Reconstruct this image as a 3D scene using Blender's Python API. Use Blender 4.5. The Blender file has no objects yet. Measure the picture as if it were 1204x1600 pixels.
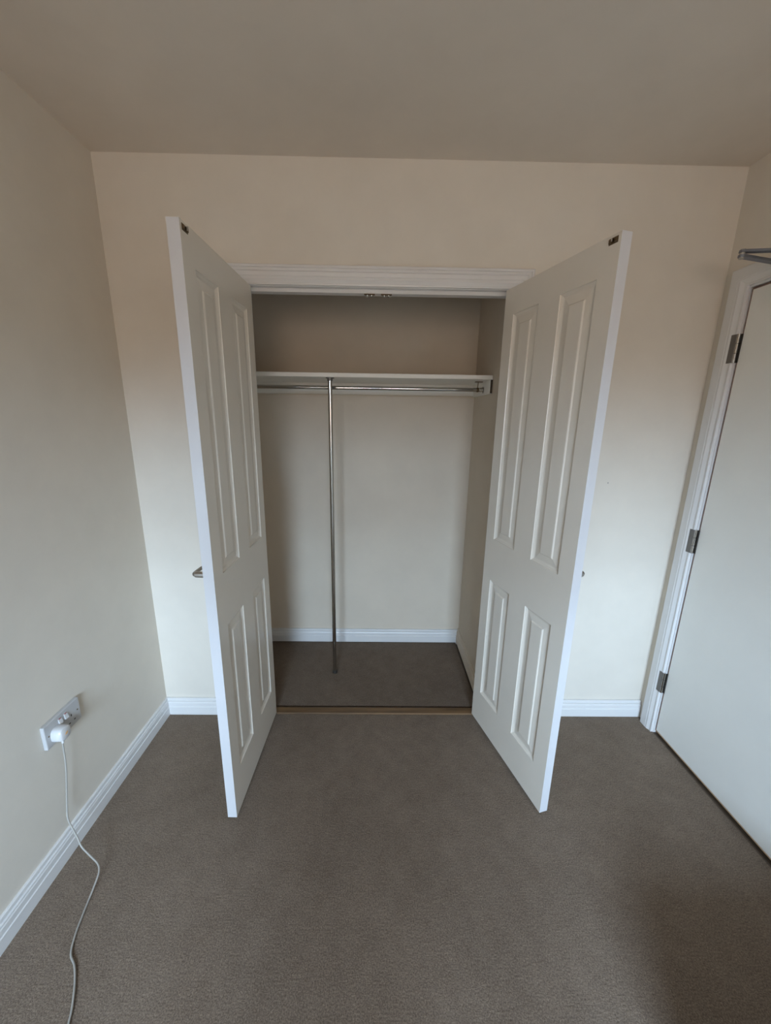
import bpy, bmesh, math, random
from mathutils import Vector, Matrix
random.seed(4)
S = bpy.context.scene
COL = S.collection

# ------------------------------------------------------------------ camera
CAM = Vector((0.0, -1.69758, 1.50081))
pit, yaw, rol = (math.radians(v) for v in (13.80431, 0.75069, 0.84766))
fwd = Vector((math.sin(yaw) * math.cos(pit), math.cos(yaw) * math.cos(pit), -math.sin(pit)))
rt = Vector((math.cos(yaw), -math.sin(yaw), 0))
up = rt.cross(fwd)
r2 = math.cos(rol) * rt + math.sin(rol) * up
u2 = -math.sin(rol) * rt + math.cos(rol) * up
cd = bpy.data.cameras.new('camera')
cam = bpy.data.objects.new('camera', cd)
COL.objects.link(cam)
cam.matrix_world = Matrix(((r2.x, u2.x, -fwd.x, CAM.x), (r2.y, u2.y, -fwd.y, CAM.y), (r2.z, u2.z, -fwd.z, CAM.z), (0, 0, 0, 1)))
cd.sensor_fit = 'VERTICAL'
cd.sensor_height = 36
cd.lens = 600.01644 / 1600 * 36
cd.shift_x = (602 - 596.84579) / 1600
cd.shift_y = (799.49 - 800) / 1600
cd.clip_start = 0.02
S.camera = cam

# ------------------------------------------------------------------ sky and exposure
SKY_COL, SKY_STR = (0.575, 0.775, 1.0), 56.0
GND_COL = (0.092, 0.070, 0.055)
w = bpy.data.worlds.new('overcast_sky')
S.world = w
w.use_nodes = True
nt = w.node_tree
nt.nodes.clear()
out = nt.nodes.new('ShaderNodeOutputWorld')
bg = nt.nodes.new('ShaderNodeBackground')
tc = nt.nodes.new('ShaderNodeTexCoord')
sx = nt.nodes.new('ShaderNodeSeparateXYZ')
rp = nt.nodes.new('ShaderNodeValToRGB')
mr = nt.nodes.new('ShaderNodeMapRange')
mr.inputs[1].default_value = -1
mr.inputs[2].default_value = 1
nt.links.new(tc.outputs['Generated'], sx.inputs[0])
nt.links.new(sx.outputs[2], mr.inputs[0])
nt.links.new(mr.outputs[0], rp.inputs[0])
nt.links.new(rp.outputs[0], bg.inputs[0])
nt.links.new(bg.outputs[0], out.inputs[0])
e = rp.color_ramp.elements
e[0].position = 0.0
e[0].color = GND_COL + (1,)
e[1].position = 1.0
e[1].color = SKY_COL + (1,)
for pos, c in ((0.522, GND_COL), (0.560, tuple(c * 0.9 for c in SKY_COL)), (0.70, SKY_COL)):
    n = e.new(pos)
    n.color = tuple(c) + (1,)
bg.inputs[1].default_value = SKY_STR

WX0, WX1, WZ0, WZ1, WY = -0.80, 0.74, 0.95, 2.12, -4.30      # the window behind the viewer
pl = bpy.data.lights.new('window_portal', 'AREA')
pl.shape = 'RECTANGLE'
pl.size, pl.size_y = WX1 - WX0, WZ1 - WZ0
pl.cycles.is_portal = True        # emits nothing itself: only guides sampling of the sky through the window
po = bpy.data.objects.new('window_portal', pl)
po.location = ((WX0 + WX1) / 2, WY - 0.2, (WZ0 + WZ1) / 2)
po.rotation_euler = (math.radians(90), 0, 0)     # -Z of the lamp looks towards +y
COL.objects.link(po)

vs = S.view_settings
S.display_settings.display_device = 'sRGB'
vs.view_transform = 'Standard'
vs.look = 'None'
vs.gamma = 1
vs.use_curve_mapping = False
vs.exposure = 0.27
S.cycles.max_bounces = 14
S.cycles.diffuse_bounces = 10
S.cycles.glossy_bounces = 6
S.cycles.sample_clamp_indirect = 6
S.cycles.caustics_reflective = False

# ------------------------------------------------------------------ materials
def mat(name, col, rough=0.5, metal=0.0, spec=0.5):
    m = bpy.data.materials.new(name)
    m.use_nodes = True
    b = m.node_tree.nodes['Principled BSDF']
    b.inputs['Base Color'].default_value = tuple(col) + (1,)
    b.inputs['Roughness'].default_value = rough
    b.inputs['Metallic'].default_value = metal
    b.inputs['Specular IOR Level'].default_value = spec
    return m

def noise(m, scale, detail=3, rough=0.6, stretch=(1, 1, 1)):
    t = m.node_tree
    tc = t.nodes.new('ShaderNodeTexCoord')
    mp = t.nodes.new('ShaderNodeMapping')
    mp.inputs['Scale'].default_value = stretch
    n = t.nodes.new('ShaderNodeTexNoise')
    n.inputs['Scale'].default_value = scale
    n.inputs['Detail'].default_value = detail
    n.inputs['Roughness'].default_value = rough
    t.links.new(tc.outputs['Object'], mp.inputs[0])
    t.links.new(mp.outputs[0], n.inputs['Vector'])
    return n

def ramp(m, src, stops):
    t = m.node_tree
    r = t.nodes.new('ShaderNodeValToRGB')
    el = r.color_ramp.elements
    el[0].position, el[0].color = stops[0][0], tuple(stops[0][1]) + (1,)
    el[1].position, el[1].color = stops[-1][0], tuple(stops[-1][1]) + (1,)
    for p_, c_ in stops[1:-1]:
        x = el.new(p_)
        x.color = tuple(c_) + (1,)
    t.links.new(src, r.inputs[0])
    return r

def bump(m, src, strength, dist):
    t = m.node_tree
    b = t.nodes.new('ShaderNodeBump')
    b.inputs['Strength'].default_value = strength
    b.inputs['Distance'].default_value = dist
    t.links.new(src, b.inputs['Height'])
    t.links.new(b.outputs[0], t.nodes['Principled BSDF'].inputs['Normal'])

def mix(m, a, b, fac, mode='MULTIPLY'):
    t = m.node_tree
    x = t.nodes.new('ShaderNodeMix')
    x.data_type = 'RGBA'
    x.blend_type = mode
    x.inputs[0].default_value = fac
    t.links.new(a, x.inputs[6])
    t.links.new(b, x.inputs[7])
    return x.outputs[2]

def painted(name, col, rough, grain=0.03, nscale=260, bstr=0.12):
    m = mat(name, col, rough)
    n = noise(m, 5, 4)
    lo = tuple(c * (1 - grain) for c in col)
    hi = tuple(min(1, c * (1 + grain)) for c in col)
    r = ramp(m, n.outputs[0], [(0.3, lo), (0.7, hi)])
    m.node_tree.links.new(r.outputs[0], m.node_tree.nodes['Principled BSDF'].inputs['Base Color'])
    n2 = noise(m, nscale, 2)
    bump(m, n2.outputs[0], bstr, 0.0012)
    return m

M = {}
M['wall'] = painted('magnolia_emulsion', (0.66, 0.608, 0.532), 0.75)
M['wall2'] = painted('darker_magnolia_inside_wardrobe', (0.62, 0.545, 0.45), 0.8)  # warmer and darker than the room walls
M['ceiling'] = painted('ceiling_emulsion', (0.66, 0.59, 0.51), 0.9)
M['trim'] = painted('white_gloss_trim', (0.665, 0.655, 0.645), 0.32, 0.01, 60, 0.008)
M['edge'] = painted('gloss_edge_window_tint', (0.59, 0.59, 0.61), 0.35, 0.01, 60, 0.01)  # bluish tint of window light put into the door edges' colour
M['leaf'] = painted('white_satin_door', (0.70, 0.65, 0.575), 0.27, 0.015, 90, 0.06)
M['flush'] = painted('cream_satin_door', (0.76, 0.75, 0.71), 0.5, 0.02, 120, 0.06)
M['shelf'] = painted('white_shelf_paint', (0.80, 0.78, 0.73), 0.45, 0.02, 120, 0.06)
M['plastic'] = mat('white_plastic', (0.58, 0.575, 0.575), 0.3)
M['plate'] = mat('greyed_white_plastic', (0.46, 0.455, 0.455), 0.35)
M['pvc'] = mat('white_flex', (0.33, 0.31, 0.28), 0.45)
M['chrome'] = mat('chrome', (0.50, 0.485, 0.46), 0.09, 1.0)
M['flap'] = mat('dull_steel', (0.20, 0.19, 0.18), 0.5, 0.85)
M['steel'] = mat('brushed_steel', (0.46, 0.44, 0.41), 0.36, 1.0)
M['closer'] = mat('grey_silver_paint', (0.20, 0.21, 0.24), 0.4, 0.6)
M['dark'] = mat('dark_hole', (0.03, 0.025, 0.02), 0.6)
M['bronze'] = mat('tarnished_brass', (0.16, 0.11, 0.06), 0.45, 0.7)
M['orange'] = mat('orange_print', (0.75, 0.42, 0.16), 0.5)
M['seal'] = mat('brown_seal', (0.20, 0.12, 0.09), 0.7)
M['outside'] = mat('outside_plaster', (0.6, 0.58, 0.55), 0.9)

def wood(name, a, b):
    m = mat(name, a, 0.45)
    n = noise(m, 30, 5, 0.6, (0.12, 1.5, 1.5))
    r = ramp(m, n.outputs[0], [(0.3, a), (0.7, b)])
    m.node_tree.links.new(r.outputs[0], m.node_tree.nodes['Principled BSDF'].inputs['Base Color'])
    bump(m, n.outputs[0], 0.15, 0.001)
    return m
M['wood'] = wood('stained_threshold', (0.07, 0.038, 0.016), (0.19, 0.105, 0.045))
M['lipping'] = wood('bare_lipping', (0.42, 0.27, 0.16), (0.52, 0.36, 0.23))
M['lipping2'] = wood('reddish_lipping', (0.20, 0.125, 0.10), (0.30, 0.20, 0.16))
M['board'] = wood('dark_board', (0.05, 0.035, 0.022), (0.09, 0.06, 0.04))  # also carries the shade of the gap under the entrance door

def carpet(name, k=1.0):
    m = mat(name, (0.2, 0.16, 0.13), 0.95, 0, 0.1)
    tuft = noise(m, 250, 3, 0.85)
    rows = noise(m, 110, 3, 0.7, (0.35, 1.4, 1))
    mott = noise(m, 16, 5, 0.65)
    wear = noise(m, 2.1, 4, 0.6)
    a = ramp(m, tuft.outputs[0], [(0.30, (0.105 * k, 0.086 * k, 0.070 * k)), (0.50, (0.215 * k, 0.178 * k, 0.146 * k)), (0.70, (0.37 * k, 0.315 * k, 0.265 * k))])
    b = ramp(m, rows.outputs[0], [(0.3, (0.80, 0.80, 0.80)), (0.7, (1.0, 1.0, 1.0))])
    c = ramp(m, mott.outputs[0], [(0.3, (0.84, 0.83, 0.82)), (0.7, (1.0, 1.0, 1.0))])
    d = ramp(m, wear.outputs[0], [(0.3, (0.80, 0.79, 0.78)), (0.7, (1.0, 1.0, 1.0))])
    o = mix(m, mix(m, mix(m, a.outputs[0], b.outputs[0], 1), c.outputs[0], 1), d.outputs[0], 1)
    g = m.node_tree.nodes.new('ShaderNodeMix')
    g.data_type = 'RGBA'
    g.blend_type = 'MULTIPLY'
    g.inputs[0].default_value = 1
    g.inputs[7].default_value = (1.09, 1.02, 0.96, 1)
    m.node_tree.links.new(o, g.inputs[6])
    m.node_tree.links.new(g.outputs[2], m.node_tree.nodes['Principled BSDF'].inputs['Base Color'])
    bump(m, mix(m, tuft.outputs[0], rows.outputs[0], 0.4, 'MIX'), 0.5, 0.005)
    return m
M['carpet'] = carpet('taupe_carpet')
M['carpet2'] = carpet('taupe_carpet_closet_shade', 0.9)  # same carpet, with the wardrobe's shade put into a darker colour

# ------------------------------------------------------------------ mesh helpers
def link(name, bm, material, parent=None, smooth=False, bev=0.0, seg=2):
    bmesh.ops.recalc_face_normals(bm, faces=bm.faces)
    if bev:
        ed = [x for x in bm.edges if len(x.link_faces) == 2 and x.calc_face_angle(0) > 0.6]
        bmesh.ops.bevel(bm, geom=ed, offset=bev, segments=seg, affect='EDGES', profile=0.5, clamp_overlap=True)
    me = bpy.data.meshes.new(name)
    bm.to_mesh(me)
    bm.free()
    me.materials.append(material)
    if smooth:
        for f in me.polygons:
            f.use_smooth = True
        me.set_sharp_from_angle(angle=math.radians(38))
    o = bpy.data.objects.new(name, me)
    COL.objects.link(o)
    if parent:
        o.parent = parent
    return o

def nb():
    return bmesh.new()

def box(bm, x0, x1, y0, y1, z0, z1):
    v = [bm.verts.new((x, y, z)) for x in (x0, x1) for y in (y0, y1) for z in (z0, z1)]
    for f in ((0, 1, 3, 2), (4, 6, 7, 5), (0, 4, 5, 1), (2, 3, 7, 6), (0, 2, 6, 4), (1, 5, 7, 3)):
        bm.faces.new([v[i] for i in f])
    return bm

def tube(bm, pts, rad, n=12, cap=True):
    pts = [Vector(p) for p in pts]
    rads = rad if isinstance(rad, (list, tuple)) else [rad] * len(pts)
    rings = []
    nrm = None
    for i, p in enumerate(pts):
        t = (pts[min(i + 1, len(pts) - 1)] - pts[max(i - 1, 0)]).normalized()
        if nrm is None:
            a = Vector((0, 0, 1)) if abs(t.z) < 0.9 else Vector((1, 0, 0))
            nrm = (a - t * a.dot(t)).normalized()
        else:
            nrm = (nrm - t * nrm.dot(t)).normalized()
        bn = t.cross(nrm)
        rings.append([bm.verts.new(p + rads[i] * (math.cos(k * 2 * math.pi / n) * nrm + math.sin(k * 2 * math.pi / n) * bn)) for k in range(n)])
    for a, b in zip(rings, rings[1:]):
        for k in range(n):
            bm.faces.new((a[k], a[(k + 1) % n], b[(k + 1) % n], b[k]))
    if cap:
        bm.faces.new(rings[0][::-1])
        bm.faces.new(rings[-1])
    return bm

def prism(bm, prof, fn, closed=True):
    """prof: 2-D outline; fn: list of functions mapping an outline point to 3-D, one per section."""
    rings = [[bm.verts.new(f(*p)) for p in prof] for f in fn]
    n = len(prof)
    for a, b in zip(rings, rings[1:]):
        for k in range(n):
            bm.faces.new((a[k], a[(k + 1) % n], b[(k + 1) % n], b[k]))
    if closed:
        bm.faces.new(rings[0][::-1])
        bm.faces.new(rings[-1])
    return bm

def struct(o, label=None):
    o['kind'] = 'structure'
    if label:
        o['label'] = label
    return o

def tag(o, label, cat, group=None):
    o['label'] = label
    o['category'] = cat
    if group:
        o['group'] = group
    return o

def root(name, loc, label, cat, group=None, rz=0):
    o = bpy.data.objects.new(name, None)
    COL.objects.link(o)
    o.location = loc
    o.rotation_euler = (0, 0, rz)
    o.empty_display_size = 0.05
    return tag(o, label, cat, group)

def smooth_path(pts, k=6):
    pts = [Vector(p) for p in pts]
    q = [pts[0]] + pts + [pts[-1]]
    res = []
    for i in range(1, len(q) - 2):
        a, b, c, d = q[i - 1], q[i], q[i + 1], q[i + 2]
        for j in range(k):
            t = j / k
            res.append(0.5 * ((2 * b) + (c - a) * t + (2 * a - 5 * b + 4 * c - d) * t * t + (3 * b - a - 3 * c + d) * t ** 3))
    res.append(pts[-1])
    return res

# ------------------------------------------------------------------ room shell
XL, XR, H = -1.070, 1.382, 2.4347
CY, CXL, CXR = 0.665, -0.800, 0.566           # closet: back, left, right
JL, JR, HZ = -0.5415, 0.5355, 2.0015          # clear opening between the jambs, underside of the head
T = 0.15

bm = box(nb(), XL, XR, WY, -0.010, -0.02, 0.0)
struct(link('floor', bm, M['carpet']), 'worn taupe carpet of the bedroom')
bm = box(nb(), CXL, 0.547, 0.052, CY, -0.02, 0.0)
struct(link('floor', bm, M['carpet2']), 'taupe carpet inside the wardrobe, shade put into its colour')
bm = box(nb(), XL - T, XR + T, WY - T, CY + T, -0.12, -0.02)
struct(link('floor', bm, M['board']), 'bare dark floorboard under the carpet edges')
bm = box(nb(), XL - T, XR + T, WY - T, CY + T, H, H + 0.1)
struct(link('ceiling', bm, M['ceiling']), 'plain off-white ceiling')
bm = box(nb(), XL - T, XL, WY - T, 0.10, -0.02, H)
struct(link('wall_left', bm, M['wall']), 'plain cream wall with the double socket')
# back wall with the wardrobe opening
bm = nb()
box(bm, XL, JL - 0.025, 0, 0.10, -0.02, H)
box(bm, JR + 0.025, XR, 0, 0.10, -0.02, H)
box(bm, JL - 0.025, JR + 0.025, 0, 0.10, HZ + 0.025, H)
struct(link('wall_back', bm, M['wall']), 'cream wall around the wardrobe opening')
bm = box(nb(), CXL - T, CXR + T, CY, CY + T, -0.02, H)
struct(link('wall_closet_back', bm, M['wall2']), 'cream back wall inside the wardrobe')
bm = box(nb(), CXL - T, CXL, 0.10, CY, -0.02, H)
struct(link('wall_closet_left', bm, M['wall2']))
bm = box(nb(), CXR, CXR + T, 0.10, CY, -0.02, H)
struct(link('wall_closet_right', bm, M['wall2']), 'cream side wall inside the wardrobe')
# right wall with the entrance opening
DY0, DY1, DZ = -0.1215, -0.8835, 1.988         # entrance door: hinge edge, latch edge, top
bm = nb()
box(bm, XR, XR + T, DY0 + 0.035, 0.10, -0.02, H)
box(bm, XR, XR + T, WY - T, DY1 - 0.035, -0.02, H)
box(bm, XR, XR + T, DY1 - 0.035, DY0 + 0.035, DZ + 0.035, H)
struct(link('wall_right', bm, M['wall']), 'cream wall around the flush entrance door')
# rear wall with the window
bm = nb()
box(bm, XL, WX0, WY - T, WY, -0.02, H)
box(bm, WX1, XR, WY - T, WY, -0.02, H)
box(bm, WX0, WX1, WY - T, WY, -0.02, WZ0)
box(bm, WX0, WX1, WY - T, WY, WZ1, H)
struct(link('wall_rear', bm, M['wall']), 'cream wall with the window behind the viewer')
# the hallway side of the entrance, so no daylight leaks round the door
bm = box(nb(), XR + T, XR + T + 0.05, DY1 - 0.2, DY0 + 0.2, -0.02, DZ + 0.2)
struct(link('wall_hall', bm, M['outside']))
# window frame
wf = bpy.data.objects.new('window_1', None)
COL.objects.link(wf)
struct(wf, 'white framed window behind the viewer')
for x in (WX0, WX1 - 0.05):
    link('frame', box(nb(), x, x + 0.05, WY - 0.12, WY - 0.06, WZ0, WZ1), M['plastic'], wf)
for z in (WZ0, WZ1 - 0.05):
    link('frame', box(nb(), WX0 + 0.05, WX1 - 0.05, WY - 0.12, WY - 0.06, z, z + 0.05), M['plastic'], wf)
link('sill', box(nb(), WX0 - 0.04, WX1 + 0.04, WY - 0.05, WY + 0.10, WZ0 - 0.025, WZ0), M['trim'], wf)

# skirting boards
SK = [(0, 0), (.017, 0), (.017, .044), (.0145, .047), (.0145, .066), (.0125, .070), (.0125, .075), (.0070, .077), (.0070, .081), (.0095, .083), (.0085, .091), (.0060, .0925), (0, .0925)]
def skirt(name, a, b, nrm, m0=0.0, m1=0.0, lift=0.0, label=None, paint='trim'):
    """a, b: ends on the wall; nrm: into the room; m0/m1: how far each end is mitred back per unit of depth"""
    a, b, nrm = Vector(a), Vector(b), Vector(nrm)
    t = (b - a).normalized()
    bm = nb()
    prism(bm, SK, [lambda d, z: a + nrm * d + t * (d * m0) + Vector((0, 0, z + lift)), lambda d, z: b + nrm * d - t * (d * m1) + Vector((0, 0, z + lift))])
    return struct(link(name, bm, M[paint]), label)
skirt('baseboard_left', (XL, WY, 0), (XL, 0, 0), (1, 0, 0), 0, 1, 0, 'white grooved skirting under the socket')
skirt('baseboard_back', (XL, 0, 0), (-0.612, 0, 0), (0, -1, 0), 1, 0, 0, 'short white skirting left of the wardrobe')
skirt('baseboard_back', (0.607, 0, 0), (XR - 0.001, 0, 0), (0, -1, 0), 0, 0, 0, 'white skirting between wardrobe and entrance door')
skirt('baseboard_right', (XR, -0.965, 0), (XR, WY, 0), (-1, 0, 0))
skirt('baseboard_closet_back', (CXL, CY, 0), (CXR, CY, 0), (0, -1, 0), 1, 1, 0.004, 'white skirting at the back of the wardrobe')
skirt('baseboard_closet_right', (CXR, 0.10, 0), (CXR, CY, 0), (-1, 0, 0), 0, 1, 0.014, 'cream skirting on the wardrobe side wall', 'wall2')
skirt('baseboard_closet_left', (CXL, CY, 0), (CXL, 0.10, 0), (1, 0, 0), 1, 0, 0.012)

# architraves
AR = [(0, 0), (0, .016), (.003, .018), (.010, .018), (.0115, .0140), (.0145, .0140), (.016, .018), (.022, .018), (.0235, .0145), (.026, .0145), (.0275, .018), (.040, .0170), (.041, .0150), (.051, .0155), (.0635, .0090), (.0650, .0120), (.070, .0110), (.070, 0)]
AR2 = [(0, 0), (0, .016), (.003, .018), (.036, .0180), (.038, .0168), (.046, .0168), (.0625, .0085), (.0640, .0110), (.070, .0105), (.070, 0)]
def architrave(name, u0, u1, zt, place, label, prof=AR):
    bm = nb()
    def sec(kind):
        def f(wd, d):
            o = 0.070 - wd
            if kind == 0: return place(u0 - o, d, 0)
            if kind == 1: return place(u0 - o, d, zt + o)
            if kind == 2: return place(u1 + o, d, zt + o)
            return place(u1 + o, d, 0)
        return f
    prism(bm, prof, [sec(k) for k in range(4)])
    return struct(link(name, bm, M['trim']), label)
architrave('trim_1', JL - 0.003, JR + 0.003, HZ + 0.002, lambda u, d, z: (u, -d, z), 'white reeded architrave over the wardrobe opening')
architrave('trim_2', -DY0 - 0.007, -DY1 + 0.007, DZ + 0.010, lambda u, d, z: (XR - d, -u, z), 'white architrave around the flush entrance door', AR2)
# wardrobe lining (jambs, head) with its stops
lin = root('built_in_wardrobe', (0, 0, 0), 'built-in wardrobe with two open white panelled doors in the cream wall', 'wardrobe')
link('jamb', box(nb(), JL - 0.025, JL, 0, 0.10, 0, HZ), M['trim'], lin)
link('jamb', box(nb(), JR, JR + 0.025, 0, 0.10, 0, HZ), M['trim'], lin)
link('head', box(nb(), JL - 0.025, JR + 0.025, 0, 0.10, HZ, HZ + 0.025), M['trim'], lin)
link('stop', box(nb(), JL, JL + 0.012, 0.024, 0.060, 0, HZ), M['trim'], lin, bev=0.001)
link('stop', box(nb(), JR - 0.012, JR, 0.024, 0.060, 0, HZ), M['trim'], lin, bev=0.001)
link('stop', box(nb(), JL + 0.012, JR - 0.012, 0.024, 0.060, HZ - 0.0145, HZ), M['trim'], lin, bev=0.001)
# entrance frame
fr = bpy.data.objects.new('trim_3', None)
COL.objects.link(fr)
struct(fr, 'white frame of the entrance door')
fx0, fx1 = XR, XR + T
link('jamb', box(nb(), fx0, fx1, DY0 + 0.003, DY0 + 0.035, 0, DZ + 0.035), M['trim'], fr)
link('jamb', box(nb(), fx0, fx1, DY1 - 0.035, DY1 - 0.003, 0, DZ + 0.035), M['trim'], fr)
link('head', box(nb(), fx0, fx1, DY1 - 0.003, DY0 + 0.003, DZ + 0.003, DZ + 0.035), M['trim'], fr)
bm = nb()
box(bm, fx0 + 0.012, fx0 + 0.045, DY0 - 0.0005, DY0 + 0.003, 0.0, DZ + 0.003)
box(bm, fx0 + 0.012, fx0 + 0.045, DY1 - 0.003, DY0 - 0.0005, DZ + 0.0005, DZ + 0.003)
link('fire_seal', bm, M['seal'], fr)['label'] = 'brown seal strip in the door gap'
link('stop', box(nb(), fx0 + 0.052, fx0 + 0.09, DY0 - 0.02, DY0 + 0.003, 0, DZ + 0.003), M['trim'], fr)
link('stop', box(nb(), fx0 + 0.052, fx0 + 0.09, DY1 - 0.003, DY1 + 0.02, 0, DZ + 0.003), M['trim'], fr)
link('stop', box(nb(), fx0 + 0.052, fx0 + 0.09, DY1 + 0.02, DY0 - 0.02, DZ - 0.02, DZ + 0.003), M['trim'], fr)
# thresholds
bm = nb()
prism(bm, [(-0.010, -0.02), (-0.010, 0.002), (-0.006, 0.006), (0.030, 0.007), (0.038, 0.003), (0.038, -0.02)], [lambda y, z: (JL, y, z), lambda y, z: (JR, y, z)])
struct(link('trim_4', bm, M['wood']), 'brown wooden threshold strip across the wardrobe opening')
bm = nb()
prism(bm, [(XR - 0.001, -0.02), (XR - 0.001, 0.000), (XR + 0.004, 0.002), (XR + 0.06, 0.003), (XR + 0.064, 0.002), (XR + 0.064, -0.02)], [lambda x, z: (x, DY0 + 0.003, z), lambda x, z: (x, DY1 - 0.003, z)])
struct(link('trim_5', bm, M['board']), 'brown wooden threshold under the entrance door, darkened for the gap shade')  # dark board colour stands in for shade in the door gap

# ------------------------------------------------------------------ entrance door
d1 = bpy.data.objects.new('door_1', None)
COL.objects.link(d1)
d1.location = (XR + 0.005, DY0, 0)
struct(d1, 'plain flush cream entrance door with three steel hinges')
DW = DY0 - DY1
link('leaf', box(nb(), 0, 0.044, -DW + 0.002, -0.0065, 0.0235, DZ - 0.006), M['flush'], d1, bev=0.001)
bm = nb()
box(bm, 0.0, 0.044, -DW + 0.002, -0.002, 0.018, 0.0233)
link('lipping', bm, M['lipping'], d1)['label'] = 'bare wood strip at the foot of the door'
bm = nb()
box(bm, 0.0008, 0.043, -0.0063, -0.0020, 0.0235, DZ - 0.002)
box(bm, 0.0008, 0.043, -DW + 0.002, -0.0063, DZ - 0.0058, DZ - 0.002)
link('edge_lipping', bm, M['lipping2'], d1)['label'] = 'reddish bare wood edge'
for zc in (1.778, 0.995, 0.284):
    bm = nb()
    tube(bm, [(-0.009, 0.003, zc - 0.0525), (-0.009, 0.003, zc + 0.0525)], 0.0062, 14)
    hg = link('hinge', bm, M['chrome'], d1, smooth=True)
    hg['label'] = 'steel butt hinge'
    bm = nb()
    prism(bm, [(-0.0155, 0.031), (-0.0190, 0.031), (-0.0168, 0.004), (-0.0125, 0.004)], [lambda x, y: (x, y, zc - 0.052), lambda x, y: (x, y, zc + 0.052)])
    link('hinge_flap', bm, M['flap'], hg)
    bm = nb()
    for k in (-0.018, 0.018):
        box(bm, -0.01555, -0.01535 + 0.013, -0.0042, 0.0102, zc + k - 0.0006, zc + k + 0.0006)
    link('knuckle_joint', bm, M['dark'], hg)
    link('hinge_flap', box(nb(), -0.003, 0.001, -0.0075, -0.001, zc - 0.052, zc + 0.052), M['dark'], hg)
# lever handle on the latch side
bm = nb()
tube(bm, [(0.0, -DW + 0.06, 1.0), (-0.008, -DW + 0.06, 1.0)], 0.025, 24)
ro = link('handle', bm, M['steel'], d1, smooth=True)
bm = nb()
tube(bm, smooth_path([(-0.008, -DW + 0.06, 1.0), (-0.045, -DW + 0.06, 1.0), (-0.055, -DW + 0.075, 1.0), (-0.055, -DW + 0.17, 1.0)]), 0.009, 12)
link('lever', bm, M['steel'], ro, smooth=True)
# overhead closer on that door
cl = root('door_closer', (XR, -0.28, 2.02), 'grey overhead door closer with a folded double arm above the entrance door', 'door closer')
def rel(o, p): return tuple(Vector(p) - o.location)
bm = box(nb(), -0.045, 0.0045, -0.245, -0.012, -0.105, -0.040)
link('body', bm, M['closer'], cl, bev=0.006)
bm = nb()
tube(bm, [(-0.020, -0.022, -0.040), (-0.020, -0.022, 0.036)], 0.010, 14)
link('spindle', bm, M['closer'], cl, smooth=True)
def bar(a, b, wd, th):
    a, b = Vector(a), Vector(b)
    t = (b - a).normalized()
    n = t.cross(Vector((0, 0, 1))).normalized()
    bm = nb()
    prof = []
    for k in range(9):
        an = math.pi / 2 + math.pi * k / 8
        prof.append((a, math.cos(an) * wd / 2, math.sin(an) * wd / 2))
    for k in range(9):
        an = -math.pi / 2 + math.pi * k / 8
        prof.append((b, math.cos(an) * wd / 2, math.sin(an) * wd / 2))
    lo = [bm.verts.new(o + t * c + n * s - Vector((0, 0, th / 2))) for o, c, s in prof]
    hi = [bm.verts.new(o + t * c + n * s + Vector((0, 0, th / 2))) for o, c, s in prof]
    bm.faces.new(lo)
    bm.faces.new(hi[::-1])
    for k in range(len(prof)):
        j = (k + 1) % len(prof)
        bm.faces.new((lo[k], lo[j], hi[j], hi[k]))
    return bm
EL = (-0.190, 0.003, 0.0)
link('main_arm', bar((-0.190, 0.003, 0.028), (-0.020, -0.022, 0.028), 0.020, 0.008), M['closer'], cl, bev=0.0012)
link('forearm', bar((-0.190, 0.003, 0.014), (-0.026, 0.043, 0.012), 0.021, 0.008), M['closer'], cl, bev=0.0012)
bm = nb()
tube(bm, [(-0.190, 0.003, 0.006), (-0.190, 0.003, 0.0345)], 0.0075, 14)
link('elbow_pin', bm, M['steel'], cl, smooth=True)
link('arm_bracket', box(nb(), -0.036, -0.0165, 0.030, 0.052, -0.002, 0.030), M['closer'], cl, bev=0.002)

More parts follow.
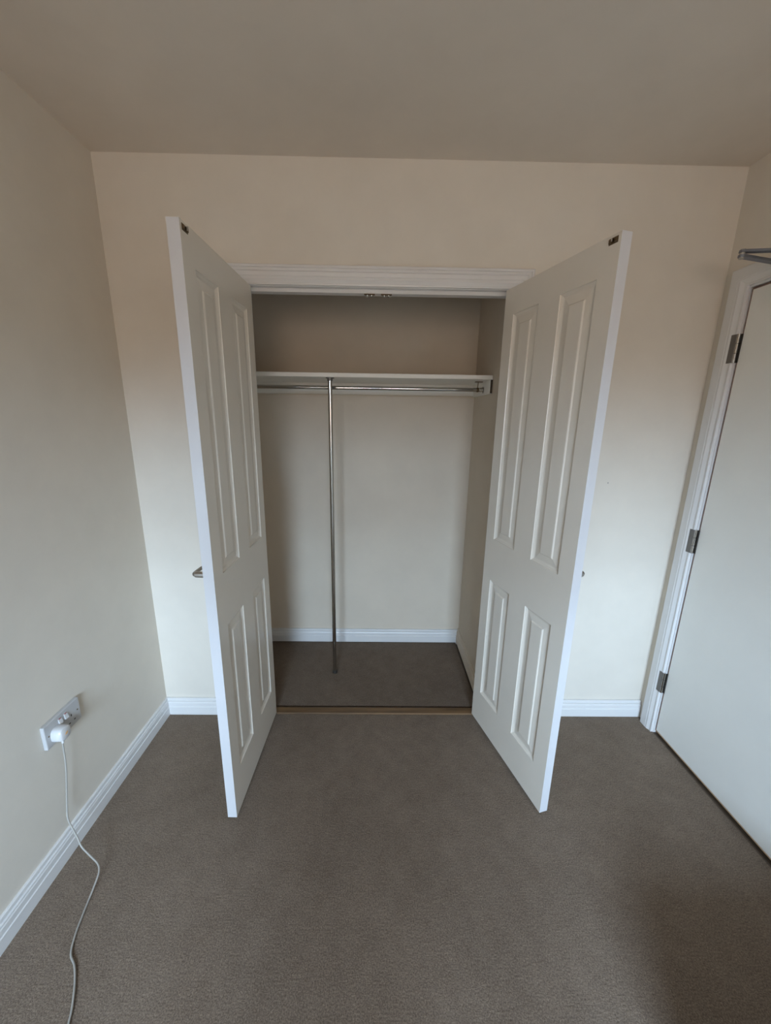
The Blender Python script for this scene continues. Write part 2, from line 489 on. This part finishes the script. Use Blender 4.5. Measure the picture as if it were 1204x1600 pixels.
# ------------------------------------------------------------------ wardrobe doors
LW, LH, LT = 0.536, 1.981, 0.0346
PX = [(0.061, 0.211), (0.318, 0.468)]
PZ = [(0.173, 0.773), (0.967, 1.883)]
RINGS = [(0.0, 0.0), (0.0015, 0.0032), (0.004, 0.0045), (0.008, 0.0070), (0.013, 0.0085)]
RAISE = [(0.013, 0.0085), (0.016, 0.0085), (0.040, 0.0055), (0.0440, 0.0020), (0.048, 0.0015)]
def wardrobe_door(loc, rz, o, label):
    """local x runs from the hinge to the free edge, inner face at y=0, outer face at y=o*LT"""
    bm = nb()
    xs = [0] + [v for p in PX for v in p] + [LW]
    zs = [0] + [v for p in PZ for v in p] + [LH]
    gr = {}
    for side, (y0, sg) in enumerate(((0.0, o), (o * LT, -o))):
        for i, x in enumerate(xs):
            for k, z in enumerate(zs):
                gr[side, i, k] = bm.verts.new((x, y0, z))
        for i in range(5):
            for k in range(5):
                q = [gr[side, i, k], gr[side, i + 1, k], gr[side, i + 1, k + 1], gr[side, i, k + 1]]
                if i in (1, 3) and k in (1, 3):
                    prev = q
                    for off, dep in RINGS[1:]:
                        x0, x1, z0, z1 = xs[i] + off, xs[i + 1] - off, zs[k] + off, zs[k + 1] - off
                        cur = [bm.verts.new((x, y0 + sg * dep, z)) for x, z in ((x0, z0), (x1, z0), (x1, z1), (x0, z1))]
                        for a in range(4):
                            bm.faces.new((prev[a], prev[(a + 1) % 4], cur[(a + 1) % 4], cur[a]))
                        prev = cur
                else:
                    bm.faces.new(q)
    for i in range(5):
        for k in (0, 5):
            bm.faces.new((gr[0, i, k], gr[0, i + 1, k], gr[1, i + 1, k], gr[1, i, k]))
            bm.faces.new((gr[0, k, i], gr[0, k, i + 1], gr[1, k, i + 1], gr[1, k, i]))
    d = link('door', bm, M['leaf'], lin)
    d.data.materials.append(M['edge'])
    for f in d.data.polygons:
        if abs(f.normal.y) < 0.01 and (abs(f.normal.x) > 0.99 or abs(f.normal.z) > 0.99) and abs(f.center.y - o * LT / 2) < 0.002:
            f.material_index = 1
    d['label'] = label
    d.location = loc
    d.rotation_euler = (0, 0, rz)
    for (x0, x1) in PX:
        for (z0, z1) in PZ:
            for y0, sg in ((0.0, o), (o * LT, -o)):
                bm = nb()
                prev = None
                for off, dep in RAISE:
                    cur = [bm.verts.new((x, y0 + sg * dep, z)) for x, z in ((x0 + off, z0 + off), (x1 - off, z0 + off), (x1 - off, z1 - off), (x0 + off, z1 - off))]
                    if prev:
                        for a in range(4):
                            bm.faces.new((prev[a], prev[(a + 1) % 4], cur[(a + 1) % 4], cur[a]))
                    prev = cur
                bm.faces.new(prev)
                link('panel', bm, M['leaf'], d)
    # catch strike near the top of the inner face
    sx = 0.511
    bm = box(nb(), sx - 0.015, sx + 0.015, -o * 0.0012, 0, LH - 0.024, LH - 0.008)
    for k in (-0.010, 0.010):
        box(bm, sx + k - 0.0035, sx + k + 0.0035, -o * 0.0045, -o * 0.001, LH - 0.021, LH - 0.011)
    link('catch_strike', bm, M['bronze'], d)['label'] = 'small dark brass strike near the top corner'
    bm = nb()
    prism(bm, [(sx - 0.003, 0.001), (sx - 0.0025, 0.008), (sx, 0.010), (sx + 0.0025, 0.008), (sx + 0.003, 0.001)], [lambda x, y: (x, -o * y, LH - 0.020), lambda x, y: (x, -o * y, LH - 0.012)])
    link('strike_tongue', bm, M['chrome'], d)
    # lever handle on the outer face
    hx, hz = 0.488, 0.970
    y1 = o * LT
    bm = nb()
    tube(bm, [(hx, y1, hz), (hx, y1 + o * 0.004, hz), (hx, y1 + o * 0.008, hz)], [0.024, 0.024, 0.021], 24)
    pts = smooth_path([(hx, y1 + o * 0.008, hz), (hx, y1 + o * 0.044, hz), (hx - 0.004, y1 + o * 0.053, hz), (hx - 0.018, y1 + o * 0.056, hz), (hx - 0.06, y1 + o * 0.052, hz + 0.002), (hx - 0.112, y1 + o * 0.048, hz)])
    tube(bm, pts, [0.0105 if i < 8 else 0.009 - 0.00012 * i for i in range(len(pts))], 14)
    link('handle', bm, M['steel'], d, smooth=True)['label'] = 'steel lever handle'
    for zc in (0.20, 1.0, 1.79):
        bm = nb()
        tube(bm, [(-0.003, y1 + o * 0.004, zc - 0.038), (-0.003, y1 + o * 0.004, zc + 0.038)], 0.005, 10)
        link('hinge', bm, M['steel'], d, smooth=True)
    return d
aL, aR = math.radians(91.29716), math.radians(105.40944)
wardrobe_door((-0.50779, -0.01449, 0.01396), -aL, -1, 'open white four-panel door on the wall socket side')
wardrobe_door((0.50187, -0.01449, 0.01396), math.pi + aR, 1, 'open white four-panel door on the entrance door side')

# double ball catches under the head
for cx in (-0.042, 0.027):
    zc = HZ - 0.0145
    c = link('ball_catch', box(nb(), cx - 0.022, cx + 0.022, 0.0255, 0.042, zc - 0.002, zc), M['bronze'], lin)
    for k in (-0.0088, 0.0088):
        bm = nb()
        bmesh.ops.create_uvsphere(bm, u_segments=14, v_segments=8, radius=0.0068)
        bmesh.ops.translate(bm, verts=bm.verts, vec=(cx + k, 0.0325, zc - 0.0055))
        link('ball', bm, M['chrome'], c, smooth=True)

# ------------------------------------------------------------------ inside the wardrobe
SZ0, SZ1, SY = 1.690, 1.711, 0.302
bm = box(nb(), CXL, CXR, SY, CY, SZ0, SZ1)
tag(link('wardrobe_shelf', bm, M['shelf'], bev=0.003), 'white painted shelf across the top of the wardrobe', 'shelf')
bm = box(nb(), CXL, CXR, CY - 0.020, CY, 1.628, SZ0)
tag(link('shelf_batten', bm, M['shelf'], bev=0.001), 'long white batten under the back edge of the wardrobe shelf', 'batten')
b = tag(link('shelf_batten', box(nb(), CXR - 0.013, CXR, SY, CY - 0.020, 1.623, SZ0), M['shelf'], bev=0.001), 'short white batten under the shelf end, beside the chrome rail end', 'batten')
link('batten_end', box(nb(), CXR - 0.0115, CXR - 0.001, SY - 0.0015, SY, 1.6245, SZ0 - 0.001), M['board'], b)['label'] = 'dark end'  # dark strip on the batten's front end
tag(link('shelf_batten', box(nb(), CXL, CXL + 0.018, SY, CY - 0.020, 1.623, SZ0), M['shelf'], bev=0.001), 'short white batten under the shelf end behind the open door', 'batten')
# hanging rail
RY, RZ = 0.425, 1.6485
r = root('hanging_rail', (0, RY, RZ), 'horizontal chrome clothes rail under the wardrobe shelf', 'rail')
bm = nb()
tube(bm, [(CXL + 0.018, 0, 0), (CXR - 0.013, 0, 0)], 0.0098, 18)
link('tube', bm, M['chrome'], r, smooth=True)
for x0, sg in ((CXL + 0.018, 1), (CXR - 0.013, -1)):
    bm = nb()
    tube(bm, [(x0, 0, 0), (x0 + sg * 0.004, 0, 0), (x0 + sg * 0.004, 0, 0), (x0 + sg * 0.014, 0, 0)], [0.017, 0.017, 0.0120, 0.0120], 18)
    link('end_socket', bm, M['chrome'], r, smooth=True)
bm = nb()
box(bm, 0.508, 0.546, -0.012, 0.012, SZ0 - RZ - 0.003, SZ0 - RZ)
tube(bm, [(0.524, 0, SZ0 - RZ - 0.002), (0.522, 0, 0.010)], 0.0022, 8)
tube(bm, [(0.517, 0, 0), (0.527, 0, 0)], 0.0115, 16)
link('hanger_bracket', bm, M['bronze'], r)['label'] = 'dark bracket hung from the shelf'
# upright pole
PXx, PYy = -0.2445, 0.328
p = root('support_pole', (PXx, PYy, 0), 'upright chrome pole from the wardrobe floor to the shelf', 'pole')
bm = nb()
tube(bm, [(0, 0, 0.002), (0, 0, SZ0 - 0.002)], 0.0105, 18)
link('tube', bm, M['chrome'], p, smooth=True)
bm = nb()
tube(bm, [(0, 0, SZ0), (0, 0, SZ0 - 0.004), (0, 0, SZ0 - 0.005), (0, 0, SZ0 - 0.016)], [0.021, 0.021, 0.0135, 0.0130], 20)
link('flange', bm, M['flap'], p, smooth=True)
bm = nb()
tube(bm, [(0, 0, 0.0), (0, 0, 0.016), (0, 0, 0.017)], [0.0140, 0.0135, 0.0110], 20)
link('foot', bm, M['dark'], p, smooth=True)

# ------------------------------------------------------------------ wall socket, plug and flex
SC = Vector((XL, -0.591, 0.478))
s = root('wall_socket', SC, 'white double wall socket low on the cream wall', 'socket')
link('plate', box(nb(), 0, 0.0135, -0.0735, 0.0735, -0.043, 0.043), M['plate'], s, bev=0.003)
for y in (-0.012, 0.012):
    bm = nb()
    prism(bm, [(0.012, -0.011), (0.0190, -0.009), (0.0150, 0.009), (0.012, 0.011)], [lambda x, z: (x, y - 0.0065, z + 0.017), lambda x, z: (x, y + 0.0065, z + 0.017)])
    sw = link('switch', bm, M['plastic'], s)
    link('red_mark', box(nb(), 0.0140, 0.0158, y - 0.004, y + 0.004, 0.0255, 0.0280), mat('red_print', (0.35, 0.10, 0.10), 0.5), sw)
for gy in (-0.033, 0.033):
    for (y, z, a, b_) in ((0, 0.0, 0.002, 0.004), (-0.011, -0.0235, 0.0032, 0.002), (0.011, -0.0235, 0.0032, 0.002)):
        link('pin_slot', box(nb(), 0.0133, 0.0138, gy + y - a, gy + y + a, z - b_, z + b_), M['dark'], s)
for y in (-0.0605, 0.0605):
    bm = nb()
    tube(bm, [(0.013, y, 0.0005), (0.0139, y, 0.0005)], 0.0028, 12)
    link('screw', bm, M['bronze'], s, smooth=True)
pg = root('mains_plug', SC + Vector((0.0137, -0.033, -0.012)), 'white three-pin plug in the socket with an orange mark on its face', 'plug')
prof = []
for k in range(25):
    a = 2 * math.pi * k / 24
    ca, sa = math.cos(a), math.sin(a)
    if k == 24: break
    prof.append((0.0235 * math.copysign(abs(ca) ** 0.7, ca), (0.026 if sa > 0 else 0.022) * math.copysign(abs(sa) ** 0.75, sa)))
bm = nb()
prism(bm, prof, [lambda y, z: (0, y, z), lambda y, z: (0.004, y * 1.02, z * 1.02), lambda y, z: (0.024, y * 0.98, z * 0.98), lambda y, z: (0.030, y * 0.90, z * 0.90), lambda y, z: (0.033, y * 0.72, z * 0.72)])
link('body', bm, M['plastic'], pg, smooth=True)
bm = nb()
prism(bm, [(-0.006, -0.003), (0.002, -0.004), (0.007, 0.002), (0.005, 0.005), (-0.002, 0.003)], [lambda y, z: (0.0325, y, z + 0.002), lambda y, z: (0.0334, y, z + 0.002)])
link('emblem', bm, M['orange'], pg)['label'] = 'orange printed mark'
bm = nb()
tube(bm, [(0.014, 0, -0.018), (0.014, 0, -0.030), (0.0145, 0, -0.038)], [0.006, 0.0045, 0.0036], 12)
link('flex_grip', bm, M['plastic'], pg, smooth=True)
pts = [(XL + 0.0265, -0.624, 0.428), (XL + 0.028, -0.627, 0.41), (XL + 0.030, -0.634, 0.345), (XL + 0.026, -0.643, 0.27), (XL + 0.024, -0.655, 0.20), (-1.040, -0.668, 0.162), (-1.019, -0.682, 0.138), (-1.001, -0.689, 0.102), (-0.986, -0.697, 0.075), (-0.951, -0.709, 0.050),
       (-0.921, -0.722, 0.036), (-0.905, -0.742, 0.028), (-0.900, -0.779, 0.013), (-0.897, -0.806, 0.0055), (-0.888, -0.845, 0.0042), (-0.877, -0.885, 0.0042), (-0.858, -0.927, 0.0042), (-0.830, -0.951, 0.0042), (-0.807, -0.979, 0.0042), (-0.787, -1.010, 0.0042), (-0.772, -1.037, 0.0042), (-0.763, -1.058, 0.0042), (-0.742, -1.099, 0.0042), (-0.70, -1.2, 0.0042), (-0.67, -1.40, 0.0042), (-0.76, -1.75, 0.0042), (-0.70, -2.2, 0.0042), (-0.86, -2.7, 0.0042), (-0.90, -3.6, 0.0042)]
bm = nb()
tube(bm, smooth_path(pts, 6), 0.0027, 10)
tag(link('power_cable', bm, M['pvc'], smooth=True), 'thin white flex trailing from the plug across the carpet', 'cable')
# a small filled screw hole in the back wall
bm = nb()
tube(bm, [(1.035, 0.0004, 1.229), (1.035, -0.0006, 1.229)], [0.0035, 0.0028], 10)
tag(link('wall_plug', bm, mat('grey_filler', (0.33, 0.31, 0.28), 0.8), smooth=True), 'tiny grey screw hole in the cream wall beside the open door', 'screw hole')

# ------------------------------------------------------------------ the viewer's end of the room, behind the camera: it shades the carpet
M['cloth'] = painted('navy_jersey', (0.045, 0.055, 0.09), 0.85)
M['denim'] = painted('dark_denim', (0.035, 0.045, 0.075), 0.85)
M['skin'] = mat('skin', (0.55, 0.36, 0.27), 0.5)
M['hair'] = painted('brown_hair', (0.06, 0.04, 0.025), 0.6)
M['furniture_cover'] = painted('grey_cover', (0.30, 0.29, 0.28), 0.9)
PB = Vector((-0.04, -2.185, 0))
V, E_, Rr = [], [], []
def chain(pts, start=None):
    prev = start
    for x, y, z, r in pts:
        V.append((x, y, z))
        Rr.append(r)
        if prev is not None:
            E_.append((prev, len(V) - 1))
        prev = len(V) - 1
    return prev
pel = chain([(0, 0, 0.94, 0.145)])
che = chain([(0, 0.01, 1.10, 0.135), (0, 0.01, 1.28, 0.150)], pel)
sho = chain([(0, 0, 1.41, 0.115)], che)
hd = chain([(0, 0.01, 1.50, 0.058), (0, 0.035, 1.57, 0.078), (0, 0.03, 1.67, 0.088), (0, 0.02, 1.73, 0.060)], sho)
HAND = []
for sg in (-1, 1):
    chain([(sg * 0.095, 0, 0.86, 0.092), (sg * 0.11, 0.02, 0.50, 0.060), (sg * 0.115, -0.02, 0.12, 0.042), (sg * 0.12, 0.02, 0.05, 0.040), (sg * 0.135, 0.15, 0.035, 0.034)], pel)
    w_ = chain([(sg * 0.17, 0, 1.39, 0.062), (sg * 0.24, 0.06, 1.18, 0.046), (sg * 0.16, 0.26, 1.31, 0.037), (sg * 0.095, 0.385, 1.425, 0.027), (sg * 0.078, 0.425, 1.455, 0.024)], sho)
me = bpy.data.meshes.new('person')
me.from_pydata(V, E_, [])
tmp = bpy.data.objects.new('person_skeleton', me)
COL.objects.link(tmp)
sk = tmp.modifiers.new('skin', 'SKIN')
for i, r in enumerate(Rr):
    sv = me.skin_vertices[0].data[i]
    sv.radius = (r, r * (0.72 if i in (0, 1, 2, 3) else 1))
    sv.use_root = i == 0
sub = tmp.modifiers.new('sub', 'SUBSURF')
sub.levels = 2
dg = bpy.context.evaluated_depsgraph_get()
body = bpy.data.meshes.new_from_object(tmp.evaluated_get(dg))
bpy.data.objects.remove(tmp)
bm = nb()
bm.from_mesh(body)
for sg in (-1, 1):
    palm = Vector((sg * 0.076, 0.425, 1.455))
    for k, ln in enumerate((0.070, 0.078, 0.072, 0.058)):
        b0 = palm + Vector((0, 0.004, 0.026 - 0.017 * k))
        tube(bm, [b0, b0 + Vector((-sg * 0.006, 0.024, 0.004)), b0 + Vector((-sg * 0.020, 0.031, 0.004)), b0 + Vector((-sg * ln * 0.55, 0.0315, 0.002))], [0.0085, 0.0085, 0.008, 0.006], 8)
    t0 = palm + Vector((-sg * 0.004, -0.010, 0.010))
    tube(bm, [t0, t0 + Vector((-sg * 0.012, -0.006, 0.014)), t0 + Vector((-sg * 0.030, -0.004, 0.024))], [0.011, 0.0095, 0.007], 8)
# face: nose and ears
tube(bm, [(0, 0.105, 1.640), (0, 0.126, 1.605), (0, 0.112, 1.592)], [0.008, 0.014, 0.010], 8)
for sg in (-1, 1):
    tube(bm, [(sg * 0.080, 0.025, 1.645), (sg * 0.092, 0.018, 1.625), (sg * 0.083, 0.022, 1.590)], [0.008, 0.013, 0.007], 8)
pr = link('person', bm, M['cloth'], smooth=True)
pr.location = PB
tag(pr, 'person in a navy jersey and jeans holding up a phone to take the picture', 'person')
for m_ in ('denim', 'skin', 'hair'):
    pr.data.materials.append(M[m_])
for f in pr.data.polygons:
    c = f.center
    if c.z > 1.50 and c.y < 0.2 or (c.y > 0.36 and c.z > 1.3):
        f.material_index = 2
    elif c.z < 0.93:
        f.material_index = 1
bm = nb()
bmesh.ops.create_uvsphere(bm, u_segments=20, v_segments=12, radius=1)
for v in bm.verts:
    v.co = Vector((v.co.x * 0.097, v.co.y * 0.105 + 0.012, v.co.z * 0.092 + 1.695))
bmesh.ops.bisect_plane(bm, geom=bm.verts[:] + bm.edges[:] + bm.faces[:], plane_co=(0, 0.06, 1.66), plane_no=(0, 0.7, -0.7), clear_outer=True)
link('hair', bm, M['hair'], pr, smooth=True)
ph = root('phone', (-0.02, -1.797, 1.455), 'dark slab phone held up in front of the person', 'phone')
ph.rotation_euler = (math.radians(-13.8), 0, 0)
link('body', box(nb(), -0.037, 0.037, -0.0045, 0.0040, -0.085, 0.070), M['dark'], ph, bev=0.004)
bd = root('unseen_low_furniture', (0, 0, 0), 'low grey furniture out of view, its form made up to shade the carpet', 'furniture')  # added out of view, shaped to darken the near corner of the carpet
link('base', box(nb(), 0.69, 1.36, -3.16, -1.27, 0.03, 0.27), M['furniture_cover'], bd, bev=0.012)
for x in (0.74, 1.31):
    for y in (-3.10, -1.34):
        link('foot', tube(nb(), [(x, y, 0), (x, y, 0.031)], 0.02, 12), M['dark'], bd)
